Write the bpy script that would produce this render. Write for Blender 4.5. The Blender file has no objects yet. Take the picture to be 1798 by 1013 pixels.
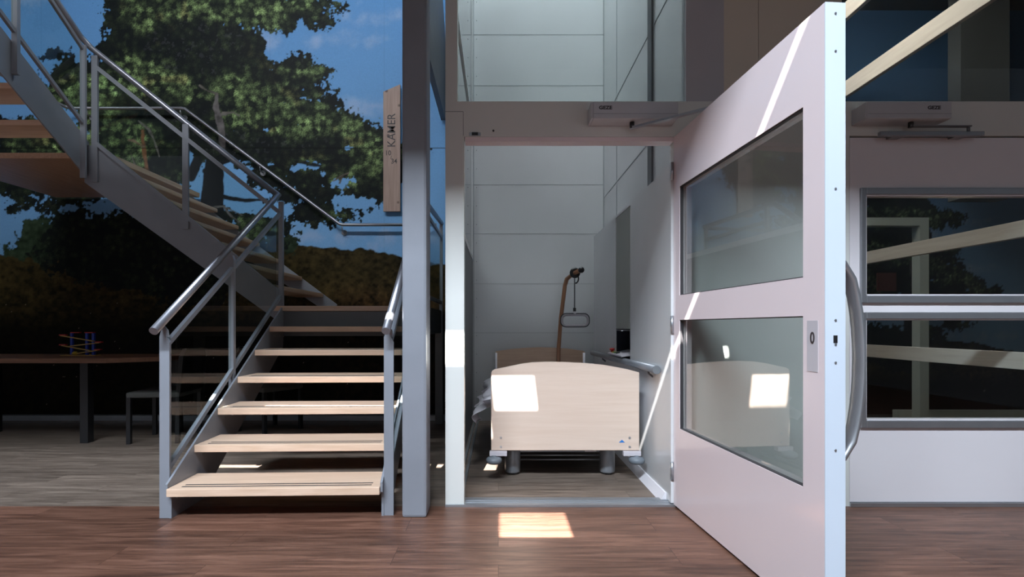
import bpy, bmesh, math, random
import numpy as np
from mathutils import Vector, Matrix
C = bpy.context.scene.collection
SC = bpy.context.scene
# ------------------------------------------------------------------ camera
F, CX, CY, H = 912.0, 875.0, 573.0, 1.02          # focal length and horizon in pixels, eye height
cam = bpy.data.cameras.new('camera'); camo = bpy.data.objects.new('camera', cam); C.objects.link(camo)
camo.location = (0, 0, H); camo.rotation_euler = (math.pi/2, 0, 0)
cam.sensor_width = 36; cam.lens = F/1798*36
cam.shift_x = (899-CX)/1798; cam.shift_y = (CY-506.5)/1798
cam.clip_start = .02
SC.camera = camo
def P(px, py, Y): return Vector(((px-CX)*Y/F, Y, H+(CY-py)*Y/F))
# ------------------------------------------------------------------ world, sun, daylight and fill lamps, exposure
w = bpy.data.worlds.new('world'); SC.world = w; w.use_nodes = True
bg = w.node_tree.nodes['Background']; bg.inputs[0].default_value = (.55, .72, 1, 1); bg.inputs[1].default_value = .6
SUN = Vector((.12, 1, -1.08))
sun = bpy.data.lights.new('sun', 'SUN'); sun.energy = 60; sun.angle = math.radians(.16); sun.color = (1, .97, .93)
so = bpy.data.objects.new('sun', sun); C.objects.link(so); so.rotation_euler = SUN.to_track_quat('-Z', 'Y').to_euler(); so.location = (0, -4, 9)
def area(name, loc, target, sx, sy, power, col):
    l = bpy.data.lights.new(name, 'AREA'); l.shape = 'RECTANGLE'; l.size = sx; l.size_y = sy; l.energy = power; l.color = col
    o = bpy.data.objects.new(name, l); C.objects.link(o); o.location = loc
    o.rotation_euler = (Vector(target)-Vector(loc)).to_track_quat('-Z', 'Y').to_euler()
    return o
area('roof_daylight', (-1.7, -2.5, 6.9), (-1.7, 2.8, .9), 4.8, 1.1, 2250, (.78, .885, 1))
area('hall_fill', (.2, -4.85, 2.2), (.2, 3, 2.0), 5.0, 2.2, 24, (.86, .94, 1))  # added fill for the lift front, no window in that wall
area('stair_daylight', (-3.0, .15, 6.9), (-3.0, 5.6, 2.4), 5.0, .8, 400, (.90, .95, 1))
area('shaft_daylight', (.45, 4.3, 6.85), (.45, 4.3, 0), 1.2, 2.2, 112, (.86, .93, 1))
area('far_room_fill', (2.2, 4.0, 4.35), (3.1, 4.4, 1.5), 1.2, 1.2, 100, (1, .93, .84))  # added fill aimed at the timber rails, no opening above it
SC.view_settings.view_transform = 'Standard'; SC.view_settings.look = 'None'
SC.view_settings.exposure = 0.0; SC.view_settings.gamma = 1; SC.view_settings.use_curve_mapping = False
SC.cycles.use_denoising = True; SC.cycles.max_bounces = 10; SC.cycles.transparent_max_bounces = 24
SC.cycles.sample_clamp_indirect = 6; SC.cycles.caustics_reflective = False; SC.cycles.caustics_refractive = False

# ------------------------------------------------------------------ materials
def mat(name, col, rough=.5, metal=0, coat=0, emit=None, spec=None):
    m = bpy.data.materials.new(name); m.use_nodes = True; b = m.node_tree.nodes['Principled BSDF']
    b.inputs['Base Color'].default_value = (*col, 1); b.inputs['Roughness'].default_value = rough
    b.inputs['Metallic'].default_value = metal; b.inputs['Coat Weight'].default_value = coat; b.inputs['Coat Roughness'].default_value = .06
    if spec is not None: b.inputs['Specular IOR Level'].default_value = spec
    if emit: b.inputs['Emission Color'].default_value = (*emit[0], 1); b.inputs['Emission Strength'].default_value = emit[1]
    return m
class NT:
    def __init__(s, m): s.t = m.node_tree; s.b = s.t.nodes.get('Principled BSDF')
    def n(s, typ, **kw):
        x = s.t.nodes.new(typ)
        for k, v in kw.items(): setattr(x, k, v)
        return x
    def l(s, a, b): s.t.links.new(a, b)
def speckle(name, col, var=.06, scale=8, **kw):
    """painted surface with a faint procedural unevenness"""
    m = mat(name, col, **kw); q = NT(m)
    tc = q.n('ShaderNodeTexCoord'); nz = q.n('ShaderNodeTexNoise'); nz.inputs['Scale'].default_value = scale; nz.inputs['Detail'].default_value = 4
    r = q.n('ShaderNodeValToRGB'); r.color_ramp.elements[0].position = .3; r.color_ramp.elements[1].position = .7
    r.color_ramp.elements[0].color = (*[c*(1-var) for c in col], 1); r.color_ramp.elements[1].color = (*[min(1, c*(1+var)) for c in col], 1)
    q.l(tc.outputs['Object'], nz.inputs['Vector']); q.l(nz.outputs['Fac'], r.inputs[0]); q.l(r.outputs[0], q.b.inputs['Base Color'])
    return m
def wood(name, dark, light, stretch=(1, 12, 12), scale=3, rough=.4, knots=False, coat=0):
    m = mat(name, light, rough=rough, coat=coat); q = NT(m)
    tc = q.n('ShaderNodeTexCoord'); mp = q.n('ShaderNodeMapping'); mp.inputs['Scale'].default_value = stretch
    nz = q.n('ShaderNodeTexNoise'); nz.inputs['Scale'].default_value = scale; nz.inputs['Detail'].default_value = 6; nz.inputs['Roughness'].default_value = .6; nz.inputs['Distortion'].default_value = .4
    r = q.n('ShaderNodeValToRGB'); r.color_ramp.elements[0].position = .3; r.color_ramp.elements[1].position = .68
    r.color_ramp.elements[0].color = (*dark, 1); r.color_ramp.elements[1].color = (*light, 1)
    q.l(tc.outputs['Object'], mp.inputs[0]); q.l(mp.outputs[0], nz.inputs['Vector']); q.l(nz.outputs['Fac'], r.inputs[0])
    out = r.outputs[0]
    if knots:
        v = q.n('ShaderNodeTexVoronoi'); v.inputs['Scale'].default_value = 9
        rr = q.n('ShaderNodeValToRGB'); rr.color_ramp.elements[0].position = .09; rr.color_ramp.elements[1].position = .2
        rr.color_ramp.elements[0].color = (.25, .22, .25, 1); rr.color_ramp.elements[1].color = (1, 1, 1, 1)
        mx = q.n('ShaderNodeMixRGB', blend_type='MULTIPLY'); mx.inputs[0].default_value = 1
        q.l(tc.outputs['Object'], v.inputs['Vector']); q.l(v.outputs['Distance'], rr.inputs[0]); q.l(out, mx.inputs[1]); q.l(rr.outputs[0], mx.inputs[2]); out = mx.outputs[0]
    q.l(out, q.b.inputs['Base Color'])
    return m
def planks(name, dark, mid, light, bw, bh, rough):
    m = mat(name, mid, rough=rough, spec=.35); q = NT(m)
    tc = q.n('ShaderNodeTexCoord')
    br = q.n('ShaderNodeTexBrick'); br.offset = .37; br.inputs['Scale'].default_value = 1; br.inputs['Brick Width'].default_value = bw; br.inputs['Row Height'].default_value = bh
    br.inputs['Mortar Size'].default_value = .0014; br.inputs['Mortar Smooth'].default_value = .2; br.inputs['Bias'].default_value = 0
    br.inputs['Color1'].default_value = (.78, .78, .78, 1); br.inputs['Color2'].default_value = (1.15, 1.15, 1.15, 1); br.inputs['Mortar'].default_value = (.45, .42, .4, 1)
    q.l(tc.outputs['Object'], br.inputs['Vector'])
    mp = q.n('ShaderNodeMapping'); mp.inputs['Scale'].default_value = (1.1, 13, 1)
    add = q.n('ShaderNodeMixRGB', blend_type='ADD'); add.inputs[0].default_value = 1
    q.l(tc.outputs['Object'], add.inputs[1]); q.l(br.outputs['Color'], add.inputs[2]); q.l(add.outputs[0], mp.inputs[0])
    nz = q.n('ShaderNodeTexNoise'); nz.inputs['Scale'].default_value = 2.4; nz.inputs['Detail'].default_value = 9; nz.inputs['Roughness'].default_value = .68; nz.inputs['Distortion'].default_value = .5
    q.l(mp.outputs[0], nz.inputs['Vector'])
    r = q.n('ShaderNodeValToRGB'); e = r.color_ramp.elements; e[0].position = .3; e[0].color = (*dark, 1); e[1].position = .72; e[1].color = (*light, 1)
    k = e.new(.5); k.color = (*mid, 1)
    q.l(nz.outputs['Fac'], r.inputs[0])
    mx = q.n('ShaderNodeMixRGB', blend_type='MULTIPLY'); mx.inputs[0].default_value = 1
    q.l(r.outputs[0], mx.inputs[1]); q.l(br.outputs['Color'], mx.inputs[2]); q.l(mx.outputs[0], q.b.inputs['Base Color'])
    bp = q.n('ShaderNodeBump'); bp.inputs['Strength'].default_value = .12; bp.inputs['Distance'].default_value = .004
    q.l(nz.outputs['Fac'], bp.inputs['Height']); q.l(bp.outputs[0], q.b.inputs['Normal'])
    return m
def glassmat(name, tint, ior=1.5, refl=1.0):
    """thin pane: straight-through tinted transmission plus a Fresnel mirror reflection"""
    m = bpy.data.materials.new(name); m.use_nodes = True; t = m.node_tree; t.nodes.clear(); q = NT(m)
    o = q.n('ShaderNodeOutputMaterial'); mx = q.n('ShaderNodeMixShader'); tr = q.n('ShaderNodeBsdfTransparent'); gl = q.n('ShaderNodeBsdfGlossy')
    fr = q.n('ShaderNodeFresnel'); fr.inputs[0].default_value = ior; ge = q.n('ShaderNodeNewGeometry')
    inv = q.n('ShaderNodeMath', operation='SUBTRACT'); inv.inputs[0].default_value = 1
    mul = q.n('ShaderNodeMath', operation='MULTIPLY'); mu2 = q.n('ShaderNodeMath', operation='MULTIPLY'); mu2.inputs[1].default_value = refl
    tr.inputs[0].default_value = (*tint, 1); gl.inputs['Roughness'].default_value = .0
    q.l(ge.outputs['Backfacing'], inv.inputs[1]); q.l(fr.outputs[0], mul.inputs[0]); q.l(inv.outputs[0], mul.inputs[1]); q.l(mul.outputs[0], mu2.inputs[0])
    q.l(mu2.outputs[0], mx.inputs[0]); q.l(tr.outputs[0], mx.inputs[1]); q.l(gl.outputs[0], mx.inputs[2]); q.l(mx.outputs[0], o.inputs[0])
    return m
M = dict(
    steel=speckle('blue_grey_steel_paint', (.235, .25, .285), .05, 5, rough=.4, metal=.1),
    dsteel=speckle('dark_grey_steel_paint', (.14, .145, .155), .06, 5, rough=.45, metal=.15),
    rail=speckle('brushed_steel_tube', (.27, .275, .31), .05, 20, rough=.3, metal=.7),
    beech=wood('pale_beech', (.62, .425, .30), (.75, .545, .41), (1.2, 14, 14), 3, .38),
    beechy=wood('beech_stair_board', (.46, .30, .20), (.60, .42, .30), (14, 1.2, 14), 3, .38),
    strip=mat('dark_rubber', (.03, .027, .03), .6),
    brown=planks('brown_plank_vinyl', (.05, .023, .016), (.13, .062, .041), (.235, .12, .083), 1.25, .185, .42),
    grey=planks('grey_oak_vinyl', (.07, .052, .04), (.16, .122, .097), (.29, .23, .185), 1.25, .17, .42),
    white=speckle('white_lacquer', (.72, .69, .72), .02, 2, rough=.22, coat=.4),
    leafw=speckle('rosy_white_lacquer', (.80, .685, .70), .015, 2, rough=.2, coat=.4),
    edgew=speckle('blue_white_edge', (.62, .70, .80), .02, 3, rough=.3),
    wallw=speckle('white_wall_panel', (.62, .63, .64), .03, 1.5, rough=.2, coat=.3),
    facade=speckle('warm_white_facade', (.63, .64, .615), .03, 1.5, rough=.35, coat=.1),
    greyp=speckle('grey_panel', (.42, .42, .45), .03, 2, rough=.4),
    beige=speckle('beige_panel', (.58, .53, .45), .04, 2, rough=.45),
    plaster=speckle('grey_plaster', (.17, .17, .175), .04, 3, rough=.8),
    dark=mat('near_black', (.012, .012, .014), .35),
    black=mat('black_plastic', (.015, .015, .017), .4),
    seam=mat('grey_joint', (.13, .14, .15), .6),
    seaml=mat('pale_joint', (.30, .32, .33), .6),
    alu=speckle('anodised_aluminium', (.42, .44, .47), .04, 12, rough=.3, metal=.8),
    alud=speckle('grey_aluminium_frame', (.30, .31, .33), .04, 12, rough=.35, metal=.7),
    opbox=speckle('silver_grey_cover', (.46, .47, .50), .03, 10, rough=.4),
    maple=wood('light_maple_laminate', (.61, .475, .385), (.66, .53, .44), (1, 1, 16), 2.6, .35, coat=.25),
    mapled=wood('brown_maple_laminate', (.50, .33, .23), (.60, .42, .30), (1, 1, 16), 2.6, .4),
    pine=wood('weathered_pine_sign', (.28, .19, .16), (.42, .30, .25), (26, 26, 1.2), 2, .6, knots=True),
    timber=wood('pale_timber_rail', (.52, .46, .41), (.64, .57, .51), (14, 1, 14), 2, .5),
    letter=mat('dark_lettering', (.03, .022, .025), .5),
    blue=mat('blue_print', (.02, .17, .5), .4),
    bumper=speckle('grey_rubber', (.12, .14, .16), .06, 30, rough=.5),
    bedsteel=speckle('grey_bed_steel', (.24, .25, .27), .04, 8, rough=.35, metal=.5),
    linen=speckle('white_linen', (.78, .76, .80), .03, 6, rough=.85),
    orange=wood('orange_brown_pole', (.36, .17, .09), (.42, .21, .12), (4, 4, 1), 2, .35, coat=.3),
    red=mat('red_plastic', (.5, .02, .02), .35), yellow=mat('yellow_plastic', (.6, .42, .05), .4), green=mat('green_plastic', (.08, .35, .08), .4),
    bluep=mat('blue_toy_wood', (.02, .06, .45), .45), rampw=mat('yellow_toy_wood', (.55, .36, .10), .5),
    table=wood('brown_oak_top', (.16, .075, .04), (.26, .13, .075), (1, 10, 10), 2, .45),
    seat=speckle('pale_seat_cushion', (.09, .09, .085), .05, 12, rough=.8),
    plate=mat('plate_film', (.50, .47, .50), .45),
    screen=mat('dark_screen_glass', (.02, .022, .03), .4, spec=.1),
    led=mat('white_led', (.8, .85, 1), .3, emit=((.75, .82, 1), 3)),
    mirror=speckle('grey_green_glass_strip', (.34, .36, .32), .03, 2, rough=.45),
    glass=glassmat('clear_green_glass', (.90, .94, .93)),
    glassd=glassmat('door_glass', (.87, .90, .89), 1.55, 2.6),
    glassw=glassmat('window_glass', (.80, .83, .825), 1.5, 1.0),
)
# ------------------------------------------------------------------ mesh helpers
class MB:
    def __init__(s): s.bm = bmesh.new()
    def box(s, a, b, bev=0, xf=None):
        a, b = Vector(a), Vector(b)
        lo = Vector([min(a[i], b[i]) for i in range(3)]); hi = Vector([max(a[i], b[i]) for i in range(3)])
        r = bmesh.ops.create_cube(s.bm, size=1); vs = r['verts']
        for v in vs: v.co = Vector([lo[i]+(v.co[i]+.5)*(hi[i]-lo[i]) for i in range(3)])
        if bev:
            es = list({e for v in vs for e in v.link_edges}); g = bmesh.ops.bevel(s.bm, geom=es, offset=bev, segments=2, affect='EDGES', profile=.6)
            vs = list(set(g['verts']) | {v for v in vs if v.is_valid})
        if xf:
            for v in vs: v.co = xf(v.co)
        return s
    def prism(s, pts, d, xf=None):
        """closed polygon (3-D points) pushed along the vector d"""
        a = [s.bm.verts.new(Vector(p)) for p in pts]; b = [s.bm.verts.new(Vector(p)+Vector(d)) for p in pts]
        n = len(a); s.bm.faces.new(a); s.bm.faces.new(b[::-1])
        for i in range(n): s.bm.faces.new((a[i], b[i], b[(i+1) % n], a[(i+1) % n]))
        if xf:
            for v in a+b: v.co = xf(v.co)
        return s
    def tube(s, pts, r, seg=14, cap=True, sq=1.0):
        pts = [Vector(p) for p in pts]; rings = []
        rs = r if isinstance(r, (list, tuple)) else [r]*len(pts)
        up = None
        for i, p in enumerate(pts):
            if i == 0: t = (pts[1]-p).normalized()
            elif i == len(pts)-1: t = (p-pts[-2]).normalized()
            else: t = ((pts[i+1]-p).normalized()+(p-pts[i-1]).normalized()).normalized()
            if up is None: up = Vector((0, 0, 1)) if abs(t.z) < .9 else Vector((0, 1, 0))
            x = t.cross(up).normalized(); y = x.cross(t).normalized(); up = y
            k = 1
            if 0 < i < len(pts)-1:
                c = (pts[i+1]-p).normalized().dot((p-pts[i-1]).normalized()); k = 1/max(.5, math.sqrt((1+c)/2))
            rings.append([s.bm.verts.new(p+(x*math.cos(a)*k+y*math.sin(a)*sq)*rs[i]) for a in [2*math.pi*j/seg for j in range(seg)]])
        for a, b in zip(rings[:-1], rings[1:]):
            for j in range(seg):
                f = s.bm.faces.new((a[j], a[(j+1) % seg], b[(j+1) % seg], b[j])); f.smooth = True
        if cap: s.bm.faces.new(rings[0][::-1]); s.bm.faces.new(rings[-1])
        return s
    def cyl(s, a, b, r, seg=24): return s.tube([a, b], r, seg)
    def lathe(s, c, prof, seg=28):
        c = Vector(c); rings = []
        for r, z in prof: rings.append([s.bm.verts.new(c+Vector((r*math.cos(2*math.pi*j/seg), r*math.sin(2*math.pi*j/seg), z))) for j in range(seg)])
        for a, b in zip(rings[:-1], rings[1:]):
            for j in range(seg):
                f = s.bm.faces.new((a[j], a[(j+1) % seg], b[(j+1) % seg], b[j])); f.smooth = True
        s.bm.faces.new(rings[0][::-1]); s.bm.faces.new(rings[-1])
        return s
    def flat_bar(s, a, b, wv, hv):
        """straight bar from a to b with half-extents wv and hv (vectors)"""
        a, b, wv, hv = Vector(a), Vector(b), Vector(wv), Vector(hv)
        return s.prism([a-wv-hv, a+wv-hv, a+wv+hv, a-wv+hv], b-a)
    def build(s, name, m, parent=None):
        bmesh.ops.recalc_face_normals(s.bm, faces=s.bm.faces)
        me = bpy.data.meshes.new(name); s.bm.to_mesh(me); s.bm.free(); me.materials.append(m)
        o = bpy.data.objects.new(name, me); C.objects.link(o)
        if parent:
            o.parent = parent; o.matrix_parent_inverse = Matrix.Identity(4)
            q = parent; L = Vector((0, 0, 0))
            while q: L += q.location; q = q.parent
            for v in me.vertices: v.co -= L
        return o
def tag(o, label=None, cat=None, group=None, kind=None):
    for k, v in (('label', label), ('category', cat), ('group', group), ('kind', kind)):
        if v: o[k] = v
    return o
def thing(name, loc, label, cat, group=None, kind=None):
    o = bpy.data.objects.new(name, None); C.objects.link(o); o.location = loc; o.empty_display_size = .1
    return tag(o, label, cat, group, kind)
def holes(rect, hs):
    """cells of a rectangle left over by rectangular holes, as few boxes as practical"""
    x0, x1, y0, y1 = rect
    hs = [(max(x0, a), min(x1, b), max(y0, c), min(y1, d)) for a, b, c, d in hs]
    xs = sorted({x0, x1, *[h[0] for h in hs], *[h[1] for h in hs]})
    out = []
    for a, b in zip(xs[:-1], xs[1:]):
        cuts = sorted((h[2], h[3]) for h in hs if h[0] <= a+1e-6 and h[1] >= b-1e-6)
        y = y0
        for c, d in cuts:
            if c > y+1e-6: out.append((a, b, y, c))
            y = max(y, d)
        if y < y1-1e-6: out.append((a, b, y, y1))
    return out
def text(name, body, size, m, M4, parent=None, depth=.0008, sx=1.0, bold=0):
    cu = bpy.data.curves.new(name, 'FONT'); cu.body = body; cu.size = size; cu.extrude = depth; cu.align_x = 'CENTER'; cu.align_y = 'CENTER'; cu.offset = bold
    t = bpy.data.objects.new(name, cu); C.objects.link(t)
    me = bpy.data.meshes.new_from_object(t.evaluated_get(bpy.context.evaluated_depsgraph_get())); C.objects.unlink(t); bpy.data.objects.remove(t)
    me.transform(M4 @ Matrix.Diagonal((sx, 1, 1, 1))); me.materials.clear(); me.materials.append(m)
    o = bpy.data.objects.new(name, me); C.objects.link(o)
    if parent:
        o.parent = parent; L = Vector((0, 0, 0)); q = parent
        while q: L += q.location; q = q.parent
        for v in me.vertices: v.co -= L
    return o
def basis(x, y, loc):
    x = Vector(x).normalized(); y = Vector(y).normalized(); z = x.cross(y)
    m = Matrix.Identity(4)
    for i in range(3): m[i][0] = x[i]; m[i][1] = y[i]; m[i][2] = z[i]; m[i][3] = loc[i]
    return m
def struct(name, mb, m, label, cat): return tag(mb.build(name, m), label, cat, kind='structure')
FY = 2.944                                          # plane of the lift front
BY = 5.64                                           # plane of the back wall
def mural_paint(px, py):
    """landscape print on the stair wall: pine against a blue sky over a heath (linear rgb)"""
    H, W = px.shape
    rng = np.random.RandomState(7)
    tabs = {}
    def noise(s, k=0, sx=1.0):
        if k not in tabs: tabs[k] = np.random.RandomState(100+k).rand(256, 256)
        t = tabs[k]
        u = px/(s*sx) + 57.3*k; v = py/s + 31.7*k
        i = np.floor(u).astype(int); j = np.floor(v).astype(int)
        fu = u-i; fv = v-j
        fu = fu*fu*(3-2*fu); fv = fv*fv*(3-2*fv)
        g = lambda a, b: t[b % 256, a % 256]
        return (g(i,j)*(1-fu)+g(i+1,j)*fu)*(1-fv)+(g(i,j+1)*(1-fu)+g(i+1,j+1)*fu)*fv
    def fbm(s, o=4, k=0, sx=1.0):
        a = 0; w = 1; tot = 0
        for q in range(o):
            a = a+w*noise(s/2**q, k+q, sx); tot += w; w *= .55
        return a/tot-.5
    def sstep(x, a, b):
        t = np.clip((x-a)/(b-a), 0, 1); return t*t*(3-2*t)
    def blob(lst):
        d = np.full(px.shape, -9.0)
        for cx, cy, rx, ry in lst:
            q = 1-np.sqrt(((px-cx)/rx)**2+((py-cy)/ry)**2)
            d = np.maximum(d, q*min(rx, ry)/40.0)
        return d
    # sky
    t = np.clip((py+150)/620, 0, 1)[..., None]
    sky = (1-t)*np.array([.085, .24, .52])+t*np.array([.20, .42, .72])
    lf = sstep(px, 420, 0)[..., None]
    sky = sky*(1-.35*lf*t)
    cl = blob([(650,30,40,16),(590,70,60,14),(660,185,60,14),(630,195,40,10),(240,-60,90,40),(620,415,160,10),(470,72,30,16),(40,-40,60,50)])
    cm = sstep(cl+fbm(26, 4, 3)*1.2, -.25, .5)[..., None]*.38
    col = sky*(1-cm)+np.array([.50,.55,.68])*cm
    # hill and heath
    hy = np.interp(px, [-200,0,100,180,300,420,500,560,640,700,760,840], [452,447,440,436,434,428,427,434,438,449,462,470])+fbm(16,4,8)*11
    hill = sstep(py-hy, -1.2, 1.2)[..., None]
    depth = np.clip((py-hy)/170, 0, 1)
    g = fbm(34, 5, 11, 2.2)*1.6+.5; g2 = fbm(7, 3, 15, 1.2)*1.6+.5; gv = fbm(16, 4, 21, .22)+.5
    hc = np.stack([.026+.040*g, .020+.026*g, .007+.008*g], -1)*(0.2+1.2*np.clip(g2, 0, 2))[..., None]
    bt = (sstep(depth, .25, .7)*sstep(px, 480, 700))[..., None]
    hc = hc*(1-bt)+bt*(np.array([.13,.065,.026])*(g2*gv*2.0)[..., None])
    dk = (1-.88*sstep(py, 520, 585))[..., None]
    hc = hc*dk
    fl = (rng.rand(H, W) > .9988) & (py > 520) & (noise(40, 40) > .5)
    hc[fl] = [.25,.20,.17]
    col = col*(1-hill)+hc*hill
    # small far trees
    ft = blob([(75,420,45,38),(50,437,34,16),(110,405,26,26),(508,432,13,12)])
    m = sstep(ft+fbm(13,4,31)*1.0, -.05, .05)[..., None]
    col = col*(1-m)+np.array([.022,.036,.020])*(.5+g2)[..., None]*m
    # trunk seen under the crown
    def seg(pts):
        d = np.full(px.shape, 1e9)
        for (x0,y0,w0),(x1,y1,w1) in zip(pts[:-1], pts[1:]):
            dx, dy = x1-x0, y1-y0
            s = np.clip(((px-x0)*dx+(py-y0)*dy)/(dx*dx+dy*dy), 0, 1)
            q = np.hypot(px-x0-s*dx, py-y0-s*dy)-(w0+s*(w1-w0))
            d = np.minimum(d, q)
        return d
    wob = fbm(12,3,35)*8
    tr = seg([(372,520,24),(370,400,22),(374,330,19),(378,250,14),(365,180,10)])
    tr = np.minimum(tr, seg([(335,310,9),(352,270,9),(366,240,9)]))
    tr = np.minimum(tr, seg([(390,345,4),(430,352,3),(470,350,2)])); tr = np.minimum(tr, seg([(360,300,5),(420,270,5),(520,282,4),(600,300,2)]))
    m = sstep(-(tr+wob*.4), -1, 1)[..., None]
    col = col*(1-m)+np.array([.012,.013,.016])*m
    # crown
    crown = blob([(330,-10,150,75),(270,30,90,60),(440,10,90,42),(520,14,76,26),(556,30,36,18),(490,38,36,20),(215,10,40,26),
        (330,90,120,60),(400,90,75,55),(230,95,60,60),(250,150,90,60),(180,130,38,30),(100,95,20,12),(140,150,70,45),(110,160,45,32),(60,135,22,10),(120,110,14,24),
        (380,150,130,50),(460,155,90,40),(520,130,58,26),(545,165,36,16),(560,120,20,10),(500,110,50,22),(420,200,140,40),(520,200,95,32),(600,235,66,42),(560,225,70,34),(650,250,40,36),
        (300,210,120,60),(210,215,80,60),(200,280,80,60),(280,280,70,50),(300,190,90,40),(250,320,70,34),(330,255,60,34),(450,255,110,40),(530,265,90,36),(600,280,70,40),(655,300,38,44),(690,285,40,36),(725,265,26,20),
        (640,335,50,22),(665,350,20,22),(540,315,60,26),(570,345,52,26),(475,310,42,28),(540,370,28,22),(600,378,26,13),(552,390,16,12),(500,340,36,22),(575,378,30,18),
        (450,395,50,30),(480,405,30,26),(420,410,34,20),(440,420,60,22),(498,385,12,5),(400,378,30,12),(60,350,45,12),(40,362,26,12),(80,360,26,14),(30,235,70,30),(-40,270,90,30),(30,330,80,20),
        (130,300,90,60),(100,260,80,40)])
    edge = fbm(30,3,38)*1.1+fbm(13,4,41)*1.5+fbm(4.5,2,47)*1.0
    holes = blob([(485,95,22,18),(556,290,20,8),(520,297,18,8),(610,262,16,8),(650,320,12,8),(600,350,30,10),(335,290,14,30),(345,345,10,18),(425,365,22,10),(460,375,18,8),(330,235,10,6),(505,330,12,6),(450,345,18,6),(395,320,10,14),(640,355,30,10),(600,316,22,7)])
    f = crown*2.2+edge-np.clip(holes*3.2+.4+fbm(9,3,44)*1.0, 0, 2)*.9
    fm = sstep(f, -.05, .09)[..., None]
    # low dense mass on the left, shade under the landing painted into the print
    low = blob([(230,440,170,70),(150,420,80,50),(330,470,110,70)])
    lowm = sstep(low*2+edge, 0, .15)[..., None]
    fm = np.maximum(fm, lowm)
    # needle tufts, radiating
    cell = 10.0
    jx = tabs.get('jx'); jr = np.random.RandomState(5).rand(3, 256, 256)
    best = np.full(px.shape, 9.0); lit = np.zeros(px.shape); ang = np.zeros(px.shape)
    ci = np.floor(px/cell).astype(int); cj = np.floor(py/cell).astype(int)
    for a in (-1,0,1):
        for b in (-1,0,1):
            ii, jj = ci+a, cj+b
            cx = (ii+jr[0][jj%256, ii%256])*cell; cy = (jj+jr[1][jj%256, ii%256])*cell
            d = np.hypot(px-cx, py-cy)/cell
            u = d < best
            best = np.where(u, d, best); lit = np.where(u, jr[2][jj%256, ii%256], lit)
            ang = np.where(u, np.arctan2(py-cy, px-cx)*7+jr[0][jj%256, ii%256]*6, ang)
    tuft = np.clip(1.08-best, 0, 1)**1.5*(.62+.38*np.sin(ang))*(.08+1.75*lit**1.5)
    lights = blob([(300,15,110,30),(430,18,90,34),(520,10,70,18),(330,5,140,30),(250,40,40,20),(230,130,40,20),(330,30,60,20),(470,40,40,22),
        (260,120,70,26),(220,150,70,34),(300,150,60,26),(150,160,50,40),(330,170,50,22),(400,140,60,20),(430,165,70,30),(500,180,80,24),(520,220,70,34),(600,220,60,24),(560,200,70,20),(450,210,70,24),(640,250,40,26),(650,290,30,22),
        (200,230,60,50),(210,300,50,40),(290,330,40,24),(235,250,60,40),(600,320,46,18),(545,285,30,14),(590,380,24,10),(450,410,40,18),(440,395,30,14),(540,120,40,12),(500,120,30,10),(390,70,26,20),(380,110,20,12),(100,180,50,40),(60,235,60,30),(130,260,60,50),(110,150,30,20),(690,260,30,16)])
    lm = sstep(lights*1.6+fbm(20,4,51)*1.6, -.25, .65)
    inner = sstep(blob([(360,90,110,48),(330,60,90,30),(250,205,60,14),(330,235,50,50),(400,280,80,60),(500,250,120,16),(500,110,60,14)])*1.5+fbm(18,3,55)*.7, -.05, .4)
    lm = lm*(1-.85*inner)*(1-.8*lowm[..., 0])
    br = (.10+1.3*lm)*np.clip(1+2.6*fbm(26,3,71), .15, 2)
    warm = sstep(noise(22,61), .72, .9)*.5
    leaf = np.stack([.078*(1+warm*.7), .112+.004*warm, .043+0*lm], -1)*(tuft*br*1.95)[..., None]
    leaf = leaf+np.array([.005,.007,.008])
    sp = (fbm(6,3,65) > .2)[..., None]*inner[..., None]
    leaf = leaf+np.array([.018,.018,.02])*sp
    col = col*(1-fm)+leaf*fm
    # bare branches
    for pts, c in [([(381,165,2),(379,190,5),(388,222,6),(392,262,4)], [.11,.10,.10]), ([(392,200,3),(410,197,2),(420,203,1)], [.12,.11,.10]),
                   ([(250,230,2.5),(252,260,3),(258,300,3.5),(262,330,3)], [.15,.07,.035]), ([(252,258,2),(235,247,1.5),(226,246,1)], [.16,.11,.08]),
                   ([(243,212,1),(262,228,1.2),(272,250,1.2),(280,275,1)], [.13,.12,.11]), ([(370,365,1.2),(392,362,1),(425,378,1)], [.14,.13,.12]),
                   ([(392,362,1),(405,378,1),(420,390,1)], [.13,.12,.12]), ([(350,150,1),(365,160,1.2),(382,165,1.5)], [.10,.09,.08]),
                   ([(230,270,1),(240,300,1),(255,315,1)], [.13,.11,.10]),([(585,318,1),(600,308,1),(612,304,.8)],[.14,.11,.09]),([(596,322,1),(603,306,1)],[.13,.11,.09])]:
        m = sstep(-(seg(pts)+wob*.5), -.9, .6)[..., None]
        col = col*(1-m)+np.array(c)*(.55+.9*g2)[..., None]*m
    return np.clip(col, 0, 1)
# ------------------------------------------------------------------ room shell
struct('floor', MB().box((-7, -5, -.1), (6.5, FY, 0)), M['brown'], 'reddish brown plank floor in front of the stairs and lift', 'floor')
struct('floor', MB().box((-7, FY, -.1), (6.5, BY+.2, 0)), M['grey'], 'grey oak plank floor under the stairs and inside the lift', 'floor')
struct('wall_left', MB().box((-7.15, -5, 0), (-7, BY+.2, 7)), M['plaster'], 'plain side wall of the hall on the left', 'wall')
struct('wall_right', MB().box((6.5, -5, 0), (6.65, BY+.2, 7)), M['plaster'], 'plain side wall of the hall on the right', 'wall')
struct('wall_front', MB().box((-7, -5.15, 0), (6.5, -5, 7)), M['plaster'], 'plain wall of the hall facing the stairs', 'wall')
struct('wall_back', MB().box((-7, BY+.02, 0), (6.5, BY+.2, 7)), M['plaster'], 'wall carrying the landscape print behind the stairs', 'wall')
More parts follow.
